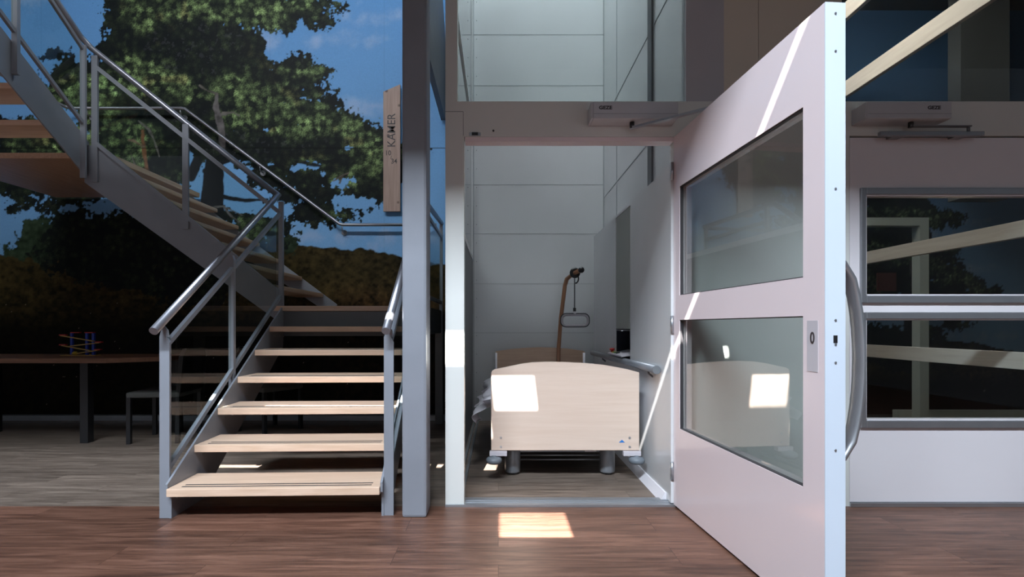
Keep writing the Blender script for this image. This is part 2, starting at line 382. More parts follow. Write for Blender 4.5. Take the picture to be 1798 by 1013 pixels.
# ceiling with openings added and shaped so the sun lands in chosen patches
def slot(X, Y, z):                                  # where the ray through this point meets the ceiling
    t = (7-z)/1.08; return X-.12*t, Y-t
def opening(p, q):                                  # two lit corners -> rectangle in the ceiling
    a, b = slot(*p), slot(*q)
    return (min(a[0], b[0]), max(a[0], b[0]), min(a[1], b[1]), max(a[1], b[1]))
sl = [opening((-2.12, 3.70, 0), (-1.68, 3.82, 0)),
      opening((-1.50, 3.27, .51), (-.66, 3.36, .51)),
      opening((-.62, 3.70, 0), (-.395, 3.84, 0)),
      opening((-.24, 3.70, 0), (-.12, 3.84, 0)),
      opening((-.32, FY, .745), (-.12, FY, .985)),
      (.195, .62, -2.805, -2.705),
      opening((-.02, 3.42, .415), (.23, 3.42, .70)),
      opening((.0, 2.46, 0), (.36, 2.84, 0))]
mb = MB()
for i in range(0, 1):
    for a, b, c, d in holes((-7, 6.5, -5, BY+.2), sl): mb.box((a, c, 7), (b, d, 7.06))
struct('ceiling', mb, M['plaster'], 'roof of the hall with slits added to shape the sun patches', 'ceiling')
mb = MB()
for a, b, c, d in holes((-7, 6.5, .71, FY), [(-4.85, -3.33, 1.95, FY)]): mb.box((a, c, 3.62), (b, d, 3.85))
struct('slab_light_block', mb, M['plaster'], 'unseen slab added to shade the upper lift front', 'light blocker')  # slab added out of view to cut the high light
struct('wall_light_block', MB().box((-7, -.45, 5.0), (6.5, -.37, 7)), M['plaster'], 'unseen bulkhead added to keep the front roof light off the print', 'wall')  # added light blocker between the front roof lamp and the print
# ---- landscape print on the back wall
def mural(name, X0, X1, Z0, Z1, step, fpx, label):
    nx = int((X1-X0)/step)+1; nz = int((Z1-Z0)/step)+1
    xs = np.linspace(X0, X1, nx); zs = np.linspace(Z0, Z1, nz)
    XX, ZZ = np.meshgrid(xs, zs)
    px, py = fpx(CX+XX*F/BY, CY-(ZZ-H)*F/BY)
    col = mural_paint(px, py)
    seam = np.abs(ZZ-2.955) < .007
    col[seam] *= .12
    for sx_ in np.arange(-6.2, 6, 1.24): 
        s2 = np.abs(XX-sx_) < step*.5; col[s2] *= .9
    co = np.stack([XX, np.full_like(XX, BY), ZZ], -1).reshape(-1, 3).astype(np.float32)
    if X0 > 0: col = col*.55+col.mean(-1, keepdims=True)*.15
    n = nx*nz
    idx = (np.arange(nz-1)[:, None]*nx+np.arange(nx-1)[None, :]).reshape(-1)
    fc = np.stack([idx, idx+1, idx+nx+1, idx+nx], 1)
    # a thin sheet: printed front, plain rim and back
    rim = [0, nx-1, n-1, n-nx]
    co = np.vstack([co, (co[rim]+np.array([0, .012, 0])).astype(np.float32)])
    b = [n, n+1, n+2, n+3]
    me = bpy.data.meshes.new(name); me.vertices.add(len(co)); me.vertices.foreach_set('co', co.ravel())
    quads = np.vstack([fc, np.array([[b[3], b[2], b[1], b[0]]])]).astype(np.int32)
    me.loops.add(quads.size); me.loops.foreach_set('vertex_index', quads.ravel())
    me.polygons.add(len(quads)); me.polygons.foreach_set('loop_start', np.arange(0, quads.size, 4, dtype=np.int32))
    me.update(calc_edges=True)
    at = me.color_attributes.new('print', 'FLOAT_COLOR', 'POINT')
    cc = np.ones((len(co), 4), np.float32); cc[:n, :3] = col.reshape(-1, 3); cc[n:, :3] = .3
    at.data.foreach_set('color', cc.ravel())
    me.materials.append(M['print']); me.validate()
    o = bpy.data.objects.new(name, me); C.objects.link(o)
    return tag(o, label, 'wall print')
m = mat('landscape_print', (.5, .5, .5), .5, spec=.1); q = NT(m)
at = q.n('ShaderNodeAttribute'); at.attribute_name = 'print'
tc = q.n('ShaderNodeTexCoord'); nz = q.n('ShaderNodeTexNoise'); nz.inputs['Scale'].default_value = 90; nz.inputs['Detail'].default_value = 3
mr = q.n('ShaderNodeMapRange'); mr.inputs[3].default_value = .8; mr.inputs[4].default_value = 1.2
mx = q.n('ShaderNodeMixRGB', blend_type='MULTIPLY'); mx.inputs[0].default_value = .6
q.l(tc.outputs['Object'], nz.inputs['Vector']); q.l(nz.outputs['Fac'], mr.inputs[0]); q.l(at.outputs['Color'], mx.inputs[1]); q.l(mr.outputs[0], mx.inputs[2]); q.l(mx.outputs[0], q.b.inputs['Base Color'])
M['print'] = m
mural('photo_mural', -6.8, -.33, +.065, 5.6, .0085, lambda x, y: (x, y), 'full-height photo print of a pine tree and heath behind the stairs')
mural('photo_mural', 1.35, 6.4, .065, 6.2, .016, lambda x, y: (200+(x-1522)/.43, -55+(y-345)/.52), 'dim tree print on the wall seen through the right-hand windows')
struct('baseboard_back', MB().box((-7, BY-.02, 0), (-.33, BY+.015, .055)), M['alu'], 'low light grey skirting under the pine tree print', 'skirting')
# ---- lift shaft walls
struct('wall_lift_back', MB().box((-.30, BY-.03, 0), (1.2, BY+.015, 6.9)), M['wallw'], 'white panelled back wall of the lift shaft behind the bed', 'wall')
struct('wall_lift_right', MB().box((1.14, 3.12, 0), (1.24, BY-.03, 6.9)), M['wallw'], 'white panelled right wall of the lift shaft', 'wall')
def seams(name, boxes, label):
    mb = MB()
    for a, b in boxes: mb.box(a, b)
    return tag(mb.build(name, M['seaml']), label, 'panel joint', kind='structure')
seams('trim_2', [((-.27, BY-.032, z-.0016), (1.14, BY-.03, z+.0016)) for z in (.95, 1.48, 2.02, 2.55, 3.09, 3.62, 4.17, 4.7)], 'thin level joints between the white panels of the shaft back wall')
seams('trim_3', [((1.137, 3.12, z-.004), (1.14, BY-.03, z+.004)) for z in (2.41, 3.23)]+[((1.137, 4.996, 1.9), (1.14, 5.004, 6.9))], 'thin joints on the right wall of the lift shaft')
struct('trim_4', MB().box((1.125, 3.82, 2.0), (1.14, 3.92, 6.9)), M['seam'], 'dark vertical guide rail on the right wall of the shaft', 'guide rail')
struct('trim_5', MB().box((-.27, BY-.033, 0), (-.262, BY-.03, 6.9)).box((1.132, BY-.036, 0), (1.14, BY-.03, 6.9)), M['seaml'], 'corner joints of the lift shaft back wall', 'corner joint')
mb = MB()
for k in range(26):
    z = .12+k*.2
    mb.cyl((-.235, BY-.036, z), (-.235, BY-.03, z), .004, 8)
tag(mb.build('screw', M['seam']), 'column of tiny screws down the left edge of the shaft back wall', 'screw', kind='stuff')
# left shaft wall: frame posts, glass above, panel below
struct('wall_lift_left', MB().box((-.30, 3.1, 0), (-.275, BY-.03, 1.72)), M['plaster'], 'grey lower panel on the left side of the lift shaft', 'wall')
struct('trim_6', MB().box((-.31, 3.1, 1.72), (-.27, BY-.03, 1.77)).box((-.31, 5.5, 1.77), (-.27, BY-.03, 6.9)).box((-.31, 3.1, 3.1), (-.27, 5.5, 3.15)), M['wallw'], 'white frame around the glass on the left side of the shaft', 'frame')
struct('window_1', MB().box((-.298, 3.1, 1.77), (-.282, 5.5, 3.1)).box((-.298, 3.1, 3.15), (-.282, 5.5, 6.9)), M['glassd'], 'side glazing of the lift shaft beside the white jamb', 'window')
for dx in (0, .035):
    tag(MB().box((-.262+dx, 3.1, 0), (-.244+dx, BY-.05, .018)).build('floor_track', M['seam']), ('dark floor track against the left wall inside the lift', 'dark floor track nearer to the bed inside the lift')[dx > 0], 'track')
# ---- lift front (facade)
FT = .08
fz = 7.0
front = holes((-.30, 3.9, 0, 3.62), [(-.194, 1.0, 0, 2.095), (-.232, 1.065, 2.295, 3.62), (1.065, 1.95, 2.295, 3.62), (1.99, 3.30, 0, 2.10), (1.95, 3.8, 2.295, 3.62)])
mb = MB()
for a, b, c, d in front: mb.box((a, FY, c), (b, FY+FT, d))
struct('wall_lift_front', mb, M['facade'], 'warm white front frame around the lift doorway with posts and header', 'wall')
struct('wall_upper', MB().box((-.30, FY, 3.86), (6.5, FY+FT, 7)), M['plaster'], 'wall above the added slab over the lift', 'wall')
struct('wall_far_right', MB().box((3.9, FY, 0), (6.5, FY+FT, 3.62)), M['facade'], 'warm white front beyond the right door', 'wall')
struct('trim_7', MB().box((1.065, FY+.004, 2.295), (1.28, FY+.07, 3.62)), M['greyp'], 'grey upright panel above the header beside the open door', 'panel')
struct('trim_8', MB().box((1.28, FY+.006, 2.295), (1.476, FY+.07, 3.62)).box((1.479, FY+.006, 2.295), (1.95, FY+.07, 3.62)), M['beige'], 'beige cladding above the header behind the open door', 'panel')
struct('trim_9', MB().box((-.30, FY-.002, 2.236), (-.199, FY, 2.238)).box((-.2, FY-.002, 2.10), (-.198, FY, 2.236)), M['seam'], 'thin joint where the left jamb meets the header', 'panel joint')
struct('window_2', MB().box((-.232, FY+.03, 2.295), (1.065, FY+.038, 3.62)), M['glass'], 'glazing above the lift doorway', 'window')
struct('window_3', MB().box((1.95, FY+.03, 2.295), (3.8, FY+.038, 3.62)), M['glassw'], 'dark glazing above the right door with timber rails behind', 'window')
struct('slab_light_block0', MB().box((-.30, FY-.012, 0), (1.0, FY+.12, .012)).box((-.19, FY+.03, .012), (.995, FY+.04, .016)).box((-.19, FY+.06, .012), (.995, FY+.07, .016)), M['alu'], 'aluminium threshold across the lift doorway', 'threshold')
struct('slab_light_block1', MB().box((1.99, FY-.01, 0), (3.9, FY+.1, .022)), M['alu'], 'aluminium threshold under the closed right door', 'threshold')
struct('slab_light_block2', MB().box((-.19, FY+.002, 2.07), (.995, FY+.078, 2.094)), M['leafw'], 'strip along the underside of the lift header, bounce light put in its colour', 'trim strip')  # paler than the header: light bounced from below is in the colour
o = thing('door_sensor', (-.12, FY, 2.11), 'small black latch plate on the header above the doorway', 'latch plate')
MB().box((-.165, FY-.006, 2.098), (-.10, FY, 2.118), .001).build('plate', M['alu'], o)
MB().box((-.15, FY-.012, 2.10), (-.115, FY-.006, 2.116)).build('sensor_eye', M['black'], o)
tag(MB().cyl((-.028, FY-.004, 2.128), (-.028, FY+.001, 2.128), .006, 12).build('screw_hole', M['black']), 'small black dot on the header right of the latch plate', 'screw')
# ---- control wall of the lift platform
mb = MB()
for a, b, c, d in holes((2.995+.03, 5.33, 0, 1.94), [(3.86, 4.33, .76, 1.92)]): mb.box((.98, a, c), (1.12, b, d))
mb.box((.98, 2.95, .017), (.9985, 3.025, 1.94))
tag(mb.box((1.10, 3.86, .76), (1.12, 4.33, 1.92)).build('wall_lift_control', M['wallw']), 'shoulder-high white control wall along the right side of the platform', 'wall', kind='structure')
tag(MB().box((.983, 3.862, 1.0), (1.0, 4.328, 1.918)).build('glass_strip', M['mirror']), 'tall grey-green strip set in the white control wall', 'glass strip')
t = thing('control_panel', (.98, 4.09, .78), 'lift control panel with red emergency button in a dark niche', 'control panel')
MB().box((1.085, 3.862, .80), (1.099, 4.328, .985)).box((.984, 4.318, .80), (1.085, 4.328, .985)).build('screen', M['screen'], t)
MB().box((.99, 3.87, .985), (1.09, 4.32, .993)).build('canopy', M['alud'], t)
MB().cyl((1.01, 4.24, .983), (1.01, 4.24, .986), .008, 10).build('lamp', M['led'], t)
MB().prism([(.925, 3.9, .798), (1.08, 3.9, .83), (1.08, 3.9, .815), (.925, 3.9, .788)], (0, .50, 0)).build('desk', M['plate'], t)
b = MB().lathe((.955, 4.36, .804), [(.012, 0), (.012, .015), (.02, .017), (.022, .026), (.018, .034), (.004, .036)], 20).build('emergency_button', M['red'], t)
for yy, mm in ((4.31, 'yellow'), (4.24, 'green'), (4.17, 'black')):
    MB().box((.945, yy-.018, .800), (.975, yy+.018, .812)).build('button', M[mm], t)
t = thing('grab_rail', (.95, 4.0, .76), 'fat grey handrail along the lift control wall', 'handrail')
MB().tube([(.952, 3.13, .758), (.952, 4.0, .757), (.952, 4.02, .757), (.952, 5.25, .753)], .024, 18).build('tube', M['bedsteel'], t)
MB().cyl((.952, 3.122, .758), (.952, 3.132, .758), .0255, 18).build('end_cap', M['seam'], t)
for yy in (3.3, 4.75): MB().tube([(.982, yy, .70), (.955, yy, .72), (.952, yy, .745)], .007, 10).build('bracket', M['seam'], t)
struct('baseboard_lift', MB().prism([(.98, 3.03, 0), (.94, 3.03, 0), (.972, 3.03, .05), (.98, 3.03, .05)], (0, 2.3, 0)), M['white'], 'white kick board along the foot of the control wall', 'skirting')
# ---- steel column
t = thing('steel_column', (-.45, 2.85, 0), 'blue-grey steel column between the stairs and the lift', 'column')
MB().box((-.5145, 2.77, 0), (-.3827, 2.925, 3.615), .014).build('shaft', M['steel'], t)
tag(MB().prism([(-.62, 4.3, 3.25), (-.62, 5.62, 3.25), (-.62, 5.62, 4.1), (-.62, 5.34, 4.37), (-.62, 4.3, 5.2)], (.05, 0, 0)).build('stair_beam', M['dsteel']), 'dark steel beam high behind the column, seen in the gap', 'beam')
# ------------------------------------------------------------------ open door
u = Vector((.07, -1, 0)).normalized(); nrm = Vector((-u.y, u.x, 0))          # along the leaf, and away from its visible face (+x side)
HG = Vector((.994, FY, 0)); DW = 1.228
def D(s, d, z): return HG+u*s+nrm*d+Vector((0, 0, z))
def dbox(mb, s0, s1, d0, d1, z0, z1, bev=0):
    return mb.box((s0, d0, z0), (s1, d1, z1), bev, lambda c: D(c.x, c.y, c.z))
W1 = (.078, 1.119, 1.192, 1.792); W2 = (.078, 1.119, .455, 1.056)
t = thing('door_1', HG, 'tall white door standing open towards the viewer, two windows', 'door', kind='structure')
mb = MB()
for a, b, c, d in holes((0, DW, .012, 2.092), [W1, W2]): dbox(mb, a, b, 0, .07, c, d)
mb.build('door_leaf', M['leafw'], t)
for wv in (W1, W2):
    a, b, c, d = wv
    mb = MB()
    for s0, s1, z0, z1 in ((a, a+.004, c, d), (b-.004, b, c, d), (a, b, c, c+.004), (a, b, d-.004, d)): dbox(mb, s0, s1, .004, .02, z0, z1)
    g = mb.build('glazing_gasket', M['strip'], t)
    mb = MB(); dbox(mb, a+.001, b-.001, .021, .029, c+.001, d-.001); mb.build('window_pane', M['glassd'], t)
mb = MB(); dbox(mb, DW, DW+.0035, -.0, .07, .012, 2.092); mb.build('edge_strip', M['edgew'], t)
for z in (2.055, 1.93, 1.475, .96, .90, 1.04, .61): 
    MB().cyl(D(DW+.002, .035, z), D(DW+.0055, .035, z), .004, 10).build('screw', M['alu'], t)
mb = MB(); dbox(mb, DW+.002, DW+.0045, .028, .042, .965, .99); mb.build('lock_hole', M['black'], t)
mb = MB(); dbox(mb, 1.142, 1.197, -.0012, .0003, .865, 1.04); mb.build('number_plate', M['plate'], t)
text('numeral', '0', .055, M['letter'], basis(u, (0, 0, 1), D(1.170, -.002, .979)), t, .0006, .85, .0008)
for z in (.20, 1.03, 1.90):
    MB().cyl(D(-.004, -.008, z-.05), D(-.004, -.008, z+.05), .009, 12).build('hinge', M['alu'], t)
pts = [D(1.185, .067, 1.245)]+[D(1.185, .085+.07*math.sin(math.pi*k/12)**.5, 1.235-.66*k/12) for k in range(0, 13)]+[D(1.185, .067, .565)]
mb = MB(); mb.tube(pts, .028, 14, True, .5); mb.build('pull_handle', M['alu'], t)
# ------------------------------------------------------------------ closed right door with two framed windows
t = thing('door_2', (1.995, FY+.03, 0), 'closed door right of the lift with two framed windows', 'door', kind='structure')
WA = (2.079, 3.22, 1.194, 1.766); WB = (2.079, 3.22, .487, 1.062)
mb = MB()
for a, b, c, d in holes((1.995, 3.295, .024, 2.09), [WA, WB]): mb.box((a, FY+.004, c), (b, FY+.05, d))
mb.build('door_leaf', M['white'], t)
for a, b, c, d in (WA, WB):
    mb = MB()
    o_, e_ = .03, .042
    for x0, x1, z0, z1 in ((a-o_, a, c-e_, d+e_*.9), (b, b+o_, c-e_, d+e_*.9), (a, b, c-e_, c), (a, b, d, d+e_*.9)): mb.box((x0, FY-.012, z0), (x1, FY+.004, z1), .004)
    mb.build('window_frame', M['alud'], t)
    mb = MB()
    for x0, x1, z0, z1 in ((a-.001, a+.008, c, d), (b-.008, b, c, d), (a, b, c-.001, c+.008), (a, b, d-.008, d)): mb.box((x0, FY-.002, z0), (x1, FY+.048, z1))
    mb.build('window_reveal', M['white'], t)
    MB().box((a, FY+.03, c), (b, FY+.036, d)).build('window_pane', M['glassw'], t)
# ------------------------------------------------------------------ automatic door operators
def operator(x0, x1, label, textx):
    t = thing('door_operator', (x0, FY, 2.153), label, 'door operator', 'automatic door operators on the header')
    MB().box((x0+.012, FY-.114, 2.153), (x1-.004, FY-.001, 2.244), .004).build('housing', M['opbox'], t)
    MB().box((x0, FY-.112, 2.1545), (x0+.012, FY-.001, 2.2425), .003).build('end_cap', M['opbox'], t)
    MB().box((x0+.014, FY-.1150, 2.1785), (x1-.006, FY-.1138, 2.1795)).build('groove', M['seam'], t)
    text('lettering', 'GEZE', .026, M['letter'], basis((1, 0, 0), (0, 0, 1), (textx, FY-.1145, 2.211)), t, .0006, 1.15, .0009)
    return t
t = operator(.5055, .984, 'grey automatic door operator with arm reaching to the open door', .584)
pv = Vector((.742, FY-.06, 2.148))
MB().cyl(pv+Vector((0, 0, -.030)), pv+Vector((0, 0, .006)), .013, 16).build('spindle', M['black'], t)
tip = D(.36, .035, 2.108); a0 = pv+Vector((0, 0, -.026))
dv = (tip-a0).normalized(); sd = dv.cross(Vector((0, 0, 1))).normalized()
MB().flat_bar(a0-dv*.01, tip, sd*.011, Vector((0, 0, .006))).build('arm', M['alu'], t)
t = operator(2.0, 2.4755, 'grey automatic door operator above the closed right door', 2.375)
pv = Vector((2.29, FY-.06, 2.148))
MB().cyl(pv+Vector((0, 0, -.024)), pv+Vector((0, 0, .006)), .013, 16).build('spindle', M['black'], t)
MB().box((2.28, FY-.072, 2.126), (2.62, FY-.05, 2.133)).cyl((2.61, FY-.06, 2.10), (2.61, FY-.06, 2.13), .008, 10).build('arm', M['dsteel'], t)
MB().box((2.115, FY-.072, 2.076), (2.69, FY-.046, 2.100), .003).build('slide_rail', M['alud'], t)
for x in (2.2, 2.55): MB().box((x, FY-.047, 2.078), (x+.06, FY+.004, 2.096)).build('bracket', M['alud'], t)
# ------------------------------------------------------------------ room behind the right door
struct('wall_screen', MB().box((3.12, 3.03, 0), (3.135, BY-.02, 4.4)), glassmat('screen_glass', (.9, .92, .92), 1.3, .3), 'glass partition carrying the timber rails behind the right door', 'partition')
for z0, z1, lab in ((1.545, 1.645, 'sloping-looking timber rail behind the upper window of the right door'), (.765, .867, 'timber rail behind the lower window of the right door'),
                    (3.06, 3.20, 'timber rail behind the glazing above the right door'), (3.75, 3.90, 'highest timber rail behind the glazing above the right door')):
    tag(MB().box((3.08, 3.035, z0), (3.118, BY-.03, z1), .003).build('timber_rail', M['timber']), lab, 'rail', 'timber rails on the glass partition')
t = thing('frame_portal', (4.31, 5.2, 0), 'pale door frame standing beyond the timber rails', 'door frame')
MB().box((4.18, 5.15, 0), (4.27, 5.25, 2.1)).build('post', M['facade'], t)
MB().box((3.25, 5.15, 2.02), (4.18, 5.25, 2.1)).build('lintel', M['facade'], t)
tag(MB().box((4.27, BY-.08, 0), (6.3, BY-.01, .12), .004).build('floor_rail', M['facade']), 'low pale rail on the floor beyond the timber rails', 'rail')
tag(MB().box((4.63, 5.2, 2.3), (5.12, 5.35, 4.44)).build('wall_panel', M['plaster']), 'broad dim upright panel beyond the glazing on the far right', 'panel')
tag(MB().box((4.10, BY-.03, 1.40), (4.30, BY-.005, 1.60), .003).build('wall_picture', mat('dull_red', (.13, .03, .02), .6)), 'small dull red square seen dimly through the upper door window', 'picture')
struct('ceiling_far', MB().box((1.25, FY+FT, 4.45), (6.5, BY, 4.55)), M['plaster'], 'ceiling of the room behind the right door', 'ceiling')
struct('wall_shaft_side', MB().box((1.24, FY+FT, 0), (1.32, BY, 4.45)), M['plaster'], 'side of the lift shaft facing the room on the right', 'wall')
# ------------------------------------------------------------------ staircase
RI, GO = .17, .265
ca, sa = math.cos(.033), math.sin(.033); PX, PY = -1.735, 2.71
def S(c):                                                                     # the lower flight is turned 2 degrees
    c = Vector(c); x, y = c.x-PX, c.y-PY
    return Vector((PX+x*ca-y*sa, PY+x*sa+y*ca, c.z))
st = thing('staircase', (-1.2, 3.5, 0), 'grey steel staircase with pale beech treads and glass balustrades, three flights', 'staircase')
XL, XR = -1.735, -.627
def vplate(pts_yz, x, th, name='stringer', m=None, xf=S):
    mb = MB(); mb.prism([(x, y, z) for y, z in pts_yz], (th, 0, 0), xf); return mb.build(name, m or M['steel'], st)
y7 = 2.71+6*GO
outl = [(2.76, 0), (3.06, 0), (y7+.02, 1.19-.335), (y7+.02, 1.19), (2.725, .19), (2.725, .14), (2.76, .12)]
vplate(outl, XL-.012, .012); vplate(outl, XR, .012)
def tread(mb, x0, x1, yf, z, dep=.30, th=.042, xf=S): mb.box((x0, yf, z-th), (x1, yf+dep, z), .004, xf); return mb
for i in range(1, 7):
    yf = 2.71+(i-1)*GO; z = i*RI
    tr = tread(MB(), XL+.001, XR-.001, yf, z).build('tread', M['beech'], st)
    mb = MB()
    for yy in (.035, .070): mb.box((XL+.06, yf+yy, z-.001), (XR-.05, yf+yy+.011, z+.0012), 0, S)
    mb.build('grip_strip', M['strip'], tr)
    if i < 7:
        for yy in (.10, .20): MB().cyl(S((XL, yf+yy, z-.075)), S((XL+.004, yf+yy, z-.075)), .006, 8).build('bolt', M['alud'], st)
# first landing
MB().box((-1.86+.045, y7, 1.19-.042), (XR+.02, 5.60, 1.19), .003, S).build('landing_board', M['beech'], st)
MB().box((XL, y7+.03, 1.19-.25), (XR, y7+.045, 1.19-.045), 0, S).build('landing_beam', M['dsteel'], st)
MB().box((-.64, y7+.06, .95), (-.60, 5.6, 1.185)).build('landing_edge', M['dsteel'], st)
MB().box((-.66, 5.42, 0), (-.58, 5.5, .95)).build('support_post', M['dsteel'], st)
# balustrade of the lower flight
def loc(x, y, z): return S((x, y, z))
def bars(name, m, pts, w=.0225):
    return MB().tube(pts, w, 16).build(name, m, st)
def slope_bar(a, b, name='infill_rail', side=Vector((.012, 0, 0)), hv=Vector((0, 0, .016))):
    return MB().flat_bar(a, b, side, hv).build(name, M['steel'], st)
def post(x0, y0, z0, z1, w=.052, d=.016, xf=S, axis='x'):
    mb = MB()
    if axis == 'x': mb.prism([(x0, y0, z0), (x0+w, y0, z0), (x0+w, y0, z1-.03), (x0+w*.7, y0, z1), (x0, y0, z1)], (0, d, 0), xf)
    return mb.build('baluster_post', M['steel'], st)
xl = XL-.038
h0 = S((xl, 2.67, .995)); h1 = Vector((-1.845, 4.35, 2.118))
post(XL-.066, 2.765, 0, .965); post(XL-.056, 3.50, .33, 1.50, .034, .03); 
lp = MB().box((-1.832, 4.325, .93), (-1.797, 4.355, 2.06)).build('baluster_post', M['steel'], st)
MB().prism([S((XL-.066, 2.765, .965)), S((XL-.02, 2.765, .965)), S((XL-.025, 2.765, 1.0)), S((XL-.05, 2.765, 1.03))], (0, .012, 0)).build('rail_saddle', M['steel'], st)
slope_bar(S((xl, 2.775, .92)), Vector((-1.82, 4.33, 1.96))); slope_bar(S((xl, 2.78, .25)), Vector((-1.82, 4.33, 1.27)))
def pane(a, b, za0, za1, zb0, zb1, n=Vector((.004, 0, 0))):
    a, b = Vector(a), Vector(b)
    mb = MB(); mb.prism([a-n+Vector((0, 0, za0)), b-n+Vector((0, 0, zb0)), b-n+Vector((0, 0, zb1)), a-n+Vector((0, 0, za1))], 2*n)
    return mb.build('glass_panel', M['glass'], st)
def zt(y, o): return o+(y-2.71)*.645
for ya, yb in ((2.80, 3.49), (3.55, 4.31)):
    A, B = S((xl, ya, 0)), S((xl, yb, 0))
    pane((A.x, A.y, 0), (B.x, B.y, 0), zt(ya, .22), zt(ya, .86), zt(yb, .22), zt(yb, .86))
xr = XR+.04
post(XR+.012, 2.765, 0, .965); MB().box((XR+.015, 3.5, .33), (XR+.049, 3.53, 1.5), 0, S).build('baluster_post', M['steel'], st)
MB().prism([S((XR+.014, 2.765, .965)), S((XR+.06, 2.765, .965)), S((XR+.055, 2.765, 1.0)), S((XR+.03, 2.765, 1.03))], (0, .012, 0)).build('rail_saddle', M['steel'], st)
slope_bar(S((xr, 2.775, .92)), S((xr, y7+.05, 1.96))); slope_bar(S((xr, 2.78, .25)), S((xr, y7+.05, 1.27)))
for ya, yb in ((2.80, 3.49), (3.55, 4.33)):
    A, B = S((xr, ya, 0)), S((xr, yb, 0))
    pane((A.x, A.y, 0), (B.x, B.y, 0), zt(ya, .22), zt(ya, .86), zt(yb, .22), zt(yb, .86))
ER = S((xr, y7+.06, 0)); 
MB().tube([S((xr, 2.67, .995)), Vector((ER.x, ER.y, 2.11)), Vector((-.60, 5.5, 2.11))], .0225, 16).build('handrail', M['rail'], st)
for yy in (ER.y+.03, 5.45): MB().box((-.618, yy, .95), (-.585, yy+.03, 2.09)).build('baluster_post', M['steel'], st)
slope_bar((-.602, ER.y+.03, 1.96), (-.602, 5.45, 1.96)); slope_bar((-.602, ER.y+.03, 1.27), (-.602, 5.45, 1.27))
pane((-.602, ER.y+.08, 0), (-.602, 5.44, 0), 1.29, 1.95, 1.29, 1.95)
# second flight, climbing to the left along the print
R2, G2 = .18, .225
YN, YF = 4.33, 5.53
def hplate(pts_xz, y, th, name='stringer', m='steel'):
    mb = MB(); mb.prism([(x, y, z) for x, z in pts_xz], (0, th, 0)); return mb.build(name, M[m], st)
hplate([(-1.79, 1.19-.16), (-1.79, 1.27), (-3.34, 2.53), (-3.45, 2.53), (-3.45, 2.22)], YN, .012)
hplate([(-1.72, 1.10), (-1.72, 1.255), (-3.3, 2.43), (-3.4, 2.5), (-3.4, 2.22)], YF, .012)
for k in range(1, 7):
    xn = -1.86-G2*(k-1); z = 1.19+R2*k
    tr = MB().box((xn-.29, YN+.013, z-.042), (xn, YF-.001, z), .012).build('tread', M['beechy'], st)
    mb = MB()
    for q_ in (.045, .07): mb.box((xn-q_-.01, YN+.06, z-.001), (xn-q_, YF-.06, z+.0012))
    mb.build('grip_strip', M['strip'], tr)
Z2 = 1.19+R2*7
MB().prism([(-4.75, 4.28, Z2-.045), (-3.447, 4.28, Z2-.045), (-3.447, 4.345, Z2-.045), (-3.21, 4.345, Z2-.045), (-3.21, 5.58, Z2-.045), (-4.75, 5.58, Z2-.045)], (0, 0, .045)).build('landing_board', M['beechy'], st)
h2 = Vector((-3.40, 4.33, 3.345))
MB().tube([h0, h1, h2, Vector((-3.43, 4.26, 3.40)), Vector((-3.43, 2.4, 4.60))], .0225, 16).build('handrail', M['rail'], st)
def pl(px, pz0, pz1, w=.05): return MB().box((px-w/2, YN-.018, pz0), (px+w/2, YN, pz1)).build('baluster_post', M['steel'], st)
pl(-3.355, 2.22, 3.27); pl(-2.60, 1.83, 2.70)
ys = YN-.009; n2 = Vector((0, .012, 0))
slope_bar((-3.33, ys, 3.165), (-1.83, ys, 1.975), side=n2, hv=Vector((0, 0, .02)))
slope_bar((-3.33, ys, 2.53), (-1.83, ys, 1.31), side=n2, hv=Vector((0, 0, .02)))
for xa, xb in ((-3.32, -2.63), (-2.57, -1.85)):
    f1 = lambda x: 3.145+(x+3.33)*-.793; f0 = lambda x: 2.55+(x+3.33)*-.813
    pane((xa, ys, 0), (xb, ys, 0), f0(xa), f1(xa), f0(xb), f1(xb), Vector((0, .004, 0)))
# third flight, climbing towards the viewer
x3 = -3.445
def z3(y, o): return o+(4.3-y)*.68
mb = MB(); mb.prism([(x3, 4.36, 2.25), (x3, 4.36, 2.56), (x3, 4.30, 2.60), (x3, 2.2, 2.60+2.1*.68), (x3, 2.2, 2.27+2.1*.68)], (.012, 0, 0)); mb.build('stringer', M['steel'], st)
mb = MB(); mb.prism([(-4.66, 4.36, 2.25), (-4.66, 4.36, 2.56), (-4.66, 4.30, 2.60), (-4.66, 2.2, 2.60+2.1*.68), (-4.66, 2.2, 2.27+2.1*.68)], (.012, 0, 0)); mb.build('stringer', M['steel'], st)
for k in range(1, 8):
    yb = 4.30-.25*(k-1); z = Z2+RI*k
    tr = MB().box((-4.645, yb-.28, z-.042), (x3-.001, yb, z), .004).build('tread', M['beech'], st)
MB().box((x3+.01, 4.262, 2.24), (x3+.055, 4.28, 3.33)).build('baluster_post', M['steel'], st)
MB().box((x3+.012, 3.66, 2.80), (x3+.055, 3.685, 3.85)).build('baluster_post', M['steel'], st)
MB().box((x3+.012, 2.96, 3.25), (x3+.055, 2.985, 4.3)).build('baluster_post', M['steel'], st)
xs_ = x3+.03
slope_bar((xs_, 4.27, z3(4.27, 3.28)), (xs_, 2.4, z3(2.4, 3.28))); slope_bar((xs_, 4.27, z3(4.27, 2.67)), (xs_, 2.4, z3(2.4, 2.67)))
for ya, yb in ((4.25, 3.70), (3.65, 3.0)):
    pane((xs_, ya, 0), (xs_, yb, 0), z3(ya, 2.68), z3(ya, 3.27), z3(yb, 2.68), z3(yb, 3.27))
MB().box((-4.66, 2.0, 2.45+RI*8-.05), (-3.4, 2.36, 2.45+RI*8)).build('landing_board', M['beech'], st)
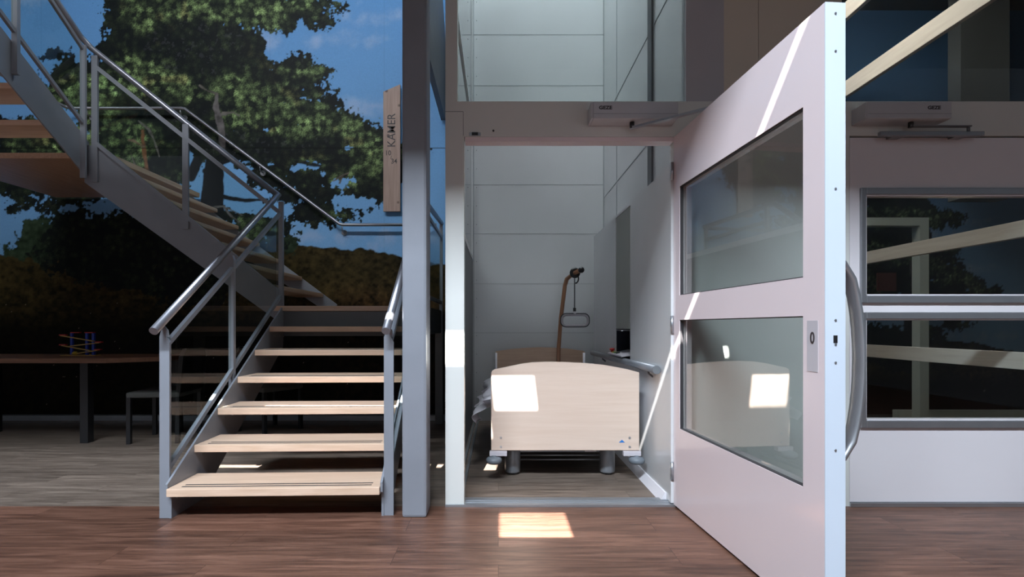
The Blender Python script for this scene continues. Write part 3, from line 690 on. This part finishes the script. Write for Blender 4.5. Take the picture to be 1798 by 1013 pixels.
# ---- handrail fixed to the print
t = thing('wall_handrail', (-2.4, 5.5, 2.1), 'steel handrail fixed to the landscape print, sloping then level', 'handrail')
MB().tube([(-.66, 5.55, 2.105), (-1.66, 5.55, 2.105), (-1.70, 5.55, 2.115), (-3.35, 5.55, 3.345), (-3.39, 5.55, 3.35), (-4.55, 5.55, 3.35), (-4.6, 5.5, 3.35), (-4.6, 4.3, 3.35)], .0165, 14).build('tube', M['rail'], t)
for x, z in ((-1.67, 2.035), (-2.55, 2.68), (-3.4, 3.28), (-4.4, 3.28)):
    b = MB().cyl((x, BY-.004, z), (x, BY-.014, z), .03, 20).build('bracket', M['alud'], t)
    MB().tube([(x, BY-.01, z), (x, 5.56, z+.01), (x, 5.55, z+.06)], .006, 8).build('bracket_arm', M['alud'], b)
# ---- wooden sign
sy = 5.585
a = lambda x, y: P(x, y, sy)
t = thing('room_sign', a(688, 371), 'tall wooden plank sign reading KAMER 10/34 with slanted top', 'sign')
MB().prism([a(673, 371), a(702.5, 371), a(702.5, 148), a(673, 161)], (0, .03, 0)).build('board', M['pine'], t)
MB().box(a(676, 368)+Vector((0, .03, 0)), a(699, 160)+Vector((0, BY-sy, 0))).build('spacer', M['alud'], t)
up = Vector((0, 0, 1))
text('lettering', 'KAMER', .122, M['letter'], basis(up, (-1, 0, 0), a(688, 229)-Vector((0, .0015, 0))), t, .0008, .93, .0004)
text('lettering', '10', .074, M['letter'], basis((1, 0, 0), up, a(681.5, 269)-Vector((0, .0015, 0))), t, .0008, .9, .0005)
text('lettering', '/', .05, M['letter'], basis((1, 0, 0), up, a(686.5, 277)-Vector((0, .0015, 0))), t, .0008, .9, .0005)
text('lettering', '34', .074, M['letter'], basis((1, 0, 0), up, a(692, 283.5)-Vector((0, .0015, 0))), t, .0008, .9, .0005)
# ------------------------------------------------------------------ hospital bed
B0 = 3.42
t = thing('hospital_bed', (.43, 4.4, 0), 'hospital bed with pale wooden foot board inside the lift', 'bed')
def board(pts, y, th, name, m):
    mb = MB(); mb.prism([Vector((P(x, yy, y).x, y, P(x, yy, y).z)) for x, yy in pts], (0, th, 0))
    es = [e for e in mb.bm.edges if abs(e.verts[0].co.y-e.verts[1].co.y) < 1e-5]
    bmesh.ops.bevel(mb.bm, geom=es, offset=.003, segments=2, affect='EDGES'); return mb.build(name, M[m], t)
fb = board([(862.5, 791), (1122.5, 791), (1122.5, 654), (1104, 649), (1082, 644.5), (1059, 640.5), (1025, 637.5), (993, 635.8), (960, 635.4), (935, 636.4), (918, 638.5), (903, 641.5), (884, 645.5), (869, 648.5), (864.5, 651), (862.5, 655)], B0, .028, 'footboard', 'maple')
for x in (879.5, 1105.5):
    for y in (768.5, 784.5):
        MB().cyl(P(x, y, B0)+Vector((0, .002, 0)), P(x, y, B0)-Vector((0, .004, 0)), .0075, 16).build('bolt', M['alu'], fb)
v = [P(1086.5, 777, B0), P(1097.5, 777, B0), P(1092, 772, B0)]
MB().prism([p-Vector((0, .001, 0)) for p in v], (0, .0008, 0)).build('emblem', M['blue'], fb)
yh = 5.42
hb = board([(869, 640), (869, 700), (1027, 700), (1027, 618), (1024, 616), (1000, 612.5), (975, 610.5), (950, 609.5), (925, 610.5), (900, 612.5), (872, 616.5), (869, 619)], yh, .028, 'headboard', 'mapled')
MB().cyl((P(871, 0, yh).x, yh-.01, .35), (P(871, 0, yh).x, yh-.01, .745), .012).build('headboard_post', M['linen'], t)
MB().cyl((P(1025, 0, yh).x, yh-.01, .35), (P(1025, 0, yh).x, yh-.01, .745), .012).build('headboard_post', M['linen'], t)
for x in (.099, .755):
    for yy in (3.61, 5.2):
        MB().lathe((x, yy, 0), [(.035, 0), (.037, .012), (.052, .013), (.054, .02), (.054, .225), (.05, .228)], 32).build('leg', M['bedsteel'], t)
MB().box((.07, 3.62, .20), (.79, 5.3, .30), .01).build('bed_frame', M['bedsteel'], t)
cb = MB().box((.145, 3.60, .148), (.715, 3.66, .205), .006).build('cross_beam', M['bedsteel'], t)
MB().box((.60, 3.5985, .152), (.68, 3.60, .188)).build('sticker', M['linen'], cb)
MB().prism([(.63, 3.5975, .165), (.655, 3.5975, .165), (.643, 3.5975, .177)], (0, .0008, 0)).build('emblem', M['blue'], cb)
for z in (.128, .098): MB().cyl((.15, 3.6, z), (.72, 3.6, z), .0055, 10).build('cross_rod', M['bedsteel'], t)
for x, sg in ((-.028, 1), (.905, -1)):
    MB().box((x-.03*sg, 3.40, .170), (x+.085*sg, 3.44, .200), .003).build('bumper_bracket', M['plate'], t)
    MB().lathe((x, 3.40, .122), [(.02, 0), (.04, .002), (.05, .012), (.052, .022), (.05, .033), (.04, .042), (.014, .046), (.014, .052)], 28).build('bumper_wheel', M['bumper'], t)
MB().box((-.02, 3.47, .31), (.90, 5.40, .45), .03).build('mattress', M['linen'], t)
# lifting pole
pole = MB().tube([(.62, 5.39, .30), (.625, 5.38, .80), (.645, 5.36, 1.10), (.685, 5.34, 1.44), (.70, 5.30, 1.505), (.735, 5.15, 1.535), (.775, 4.93, 1.553)], .0205, 16).build('lifting_pole', M['orange'], t)
MB().lathe((.782, 4.90, 1.525), [(.012, 0), (.026, .01), (.031, .026), (.026, .045), (.01, .055)], 20).build('end_knob', M['black'], pole)
c = Vector((.745, 5.05, 1.54))
MB().tube([c+Vector((.036*math.cos(k*math.pi/9), 0, .036*math.sin(k*math.pi/9))) for k in range(19)], .016, 10, False).build('clamp', M['black'], pole)
c = Vector((.75, 5.05, 1.485))
MB().tube([c+Vector((.03*math.cos(k*math.pi/8-1.6), .0, .045*math.sin(k*math.pi/8-1.6))) for k in range(10)], .007, 8).build('clamp_ring', M['black'], pole)
sp_ = MB().box((.735, 5.043, 1.17), (.747, 5.049, 1.50)).build('strap', M['dsteel'], pole)
MB().box((.728, 5.035, 1.16), (.754, 5.06, 1.20), .004).build('strap_buckle', M['black'], pole)
def rr(x0, x1, z0, z1, r, y):
    out = []
    for cx, cz, a0 in ((x1-r, z1-r, 0), (x0+r, z1-r, 90), (x0+r, z0+r, 180), (x1-r, z0+r, 270)):
        for k in range(6):
            A = math.radians(a0+k*18); out.append(Vector((cx+r*math.cos(A), y, cz+r*math.sin(A))))
    return out
g = rr(.615, .873, 1.025, 1.135, .045, 5.05)
MB().tube(g+[g[0]], .015, 12, False).build('grab_handle', M['plate'], pole)
g2 = [p+Vector((0, -.012, 0)) for p in rr(.605, .883, 1.015, 1.145, .05, 5.05)]
MB().tube(g2+[g2[0]], .0045, 8, False).build('handle_rim', M['black'], pole)
MB().cyl((.741, 5.05, 1.13), (.741, 5.05, 1.165), .02, 14).build('handle_socket', M['plate'], pole)
# white bedding hanging over the left side
nx, ny = 46, 64
mb = MB(); grid = []
for j in range(ny+1):
    y = 3.47+1.75*j/ny; row = []
    for i in range(nx+1):
        s_ = i/nx
        wv = math.sin(y*9+s_*3)*.012+math.sin(y*23+s_*9)*.006+math.sin(s_*21+y*5)*.006
        if s_ < .30:
            q_ = s_/.30; fold = .04*math.sin(q_*8.5+y*2.4)
            x = -.155+.095*q_+fold*.8+.02*math.sin(y*14); z = .355+.17*q_+.018*math.sin(y*11)
        else:
            q_ = (s_-.3)/.7; x = -.06+.95*q_; z = .525+.06*math.sin(math.pi*min(1, q_*1.02))+wv
        row.append(mb.bm.verts.new((x, y, z)))
    grid.append(row)
for j in range(ny):
    for i in range(nx):
        f = mb.bm.faces.new((grid[j][i], grid[j][i+1], grid[j+1][i+1], grid[j+1][i])); f.smooth = True
bmesh.ops.solidify(mb.bm, geom=mb.bm.faces, thickness=.028)
tag(mb.build('duvet', M['linen']), 'white crumpled duvet hanging over the left side of the bed', 'duvet')
# ------------------------------------------------------------------ table, toy and chairs under the landing
t = thing('play_table', (-4.3, 4.8, 0), 'low-lit brown wooden table under the upper landing', 'table')
MB().prism([(-5.9, 4.35, .712), (-3.30, 4.35, .712), (-2.95, 4.62, .712), (-2.95, 5.1, .712), (-5.9, 5.1, .712)], (0, 0, .038)).build('tabletop', M['table'], t)
for x, y in ((-3.62, 4.57), (-4.86, 5.02), (-5.8, 4.57), (-3.1, 5.02)): MB().box((x-.035, y-.035, 0), (x+.035, y+.035, .711), .003).build('leg', M['black'], t)
t = thing('marble_run', (-3.83, 4.8, .75), 'wooden toy ramp track with blue posts and red ends on the table', 'toy')
MB().box((-4.02, 4.76, .7505), (-3.70, 4.84, .757), .002).build('base', M['rampw'], t)
for x in (-3.94, -3.80, -3.74): MB().box((x-.011, 4.79, .755), (x+.011, 4.812, .96), .003).build('post', M['bluep'], t)
for x0, x1, z0, z1 in ((-4.02, -3.72, .935, .885), (-3.66, -3.93, .915-.045, .84), (-4.01, -3.74, .845, .795), (-3.68, -3.92, .80, .765)):
    MB().flat_bar((x0, 4.775, z0), (x1, 4.775, z1), (0, .012, 0), (0, 0, .004)).build('ramp', M['rampw'], t)
for x, z in ((-4.0, .94), (-3.67, .875), (-4.0, .85), (-3.68, .806)): MB().box((x-.03, 4.762, z-.004), (x+.03, 4.788, z+.006), .002).build('ramp_end', M['red'], t)
for x in (-3.90, -3.77): MB().box((x-.045, 4.785, .958), (x+.035, 4.817, .967), .002).build('top_bar', M['red'], t)
MB().lathe((-3.89, 4.775, .757), [(.01, 0), (.022, .008), (.024, .02), (.012, .032)], 14).build('ball', M['yellow'], t)
def chair(loc, rz, label):
    t = thing('chair', (0, 0, 0), label, 'chair', 'dark chairs in the shade behind the stairs')
    MB().box((-.22, -.22, .40), (.22, .22, .45), .018).build('seat', M['seat'], t)
    mb = MB(); n = 10
    pts = [(.19, -.22, .45)]+[(.19+.05*k/n, -.22+.0*k, .45+.36*k/n) for k in range(n+1)]
    mb.prism([(.19, -.215, .44), (.19, .215, .44), (.215, .215, .76), (.225, .17, .82), (.225, -.17, .82), (.215, -.215, .76)], (.035, 0, 0)); mb.build('backrest', M['black'], t)
    for x, y in ((-.2, -.2), (-.2, .2), (.2, -.2), (.2, .2)): MB().box((x-.017, y-.017, 0), (x+.017, y+.017, .405), .003).build('leg', M['black'], t)
    t.location = loc; t.rotation_euler = (0, 0, rz); return t
chair((-3.02, 4.72, 0), .1, 'dark chair at the right end of the table')
chair((-2.25, 5.12, 0), 2.6, 'dark chair seen through the glass of the lower balustrade')
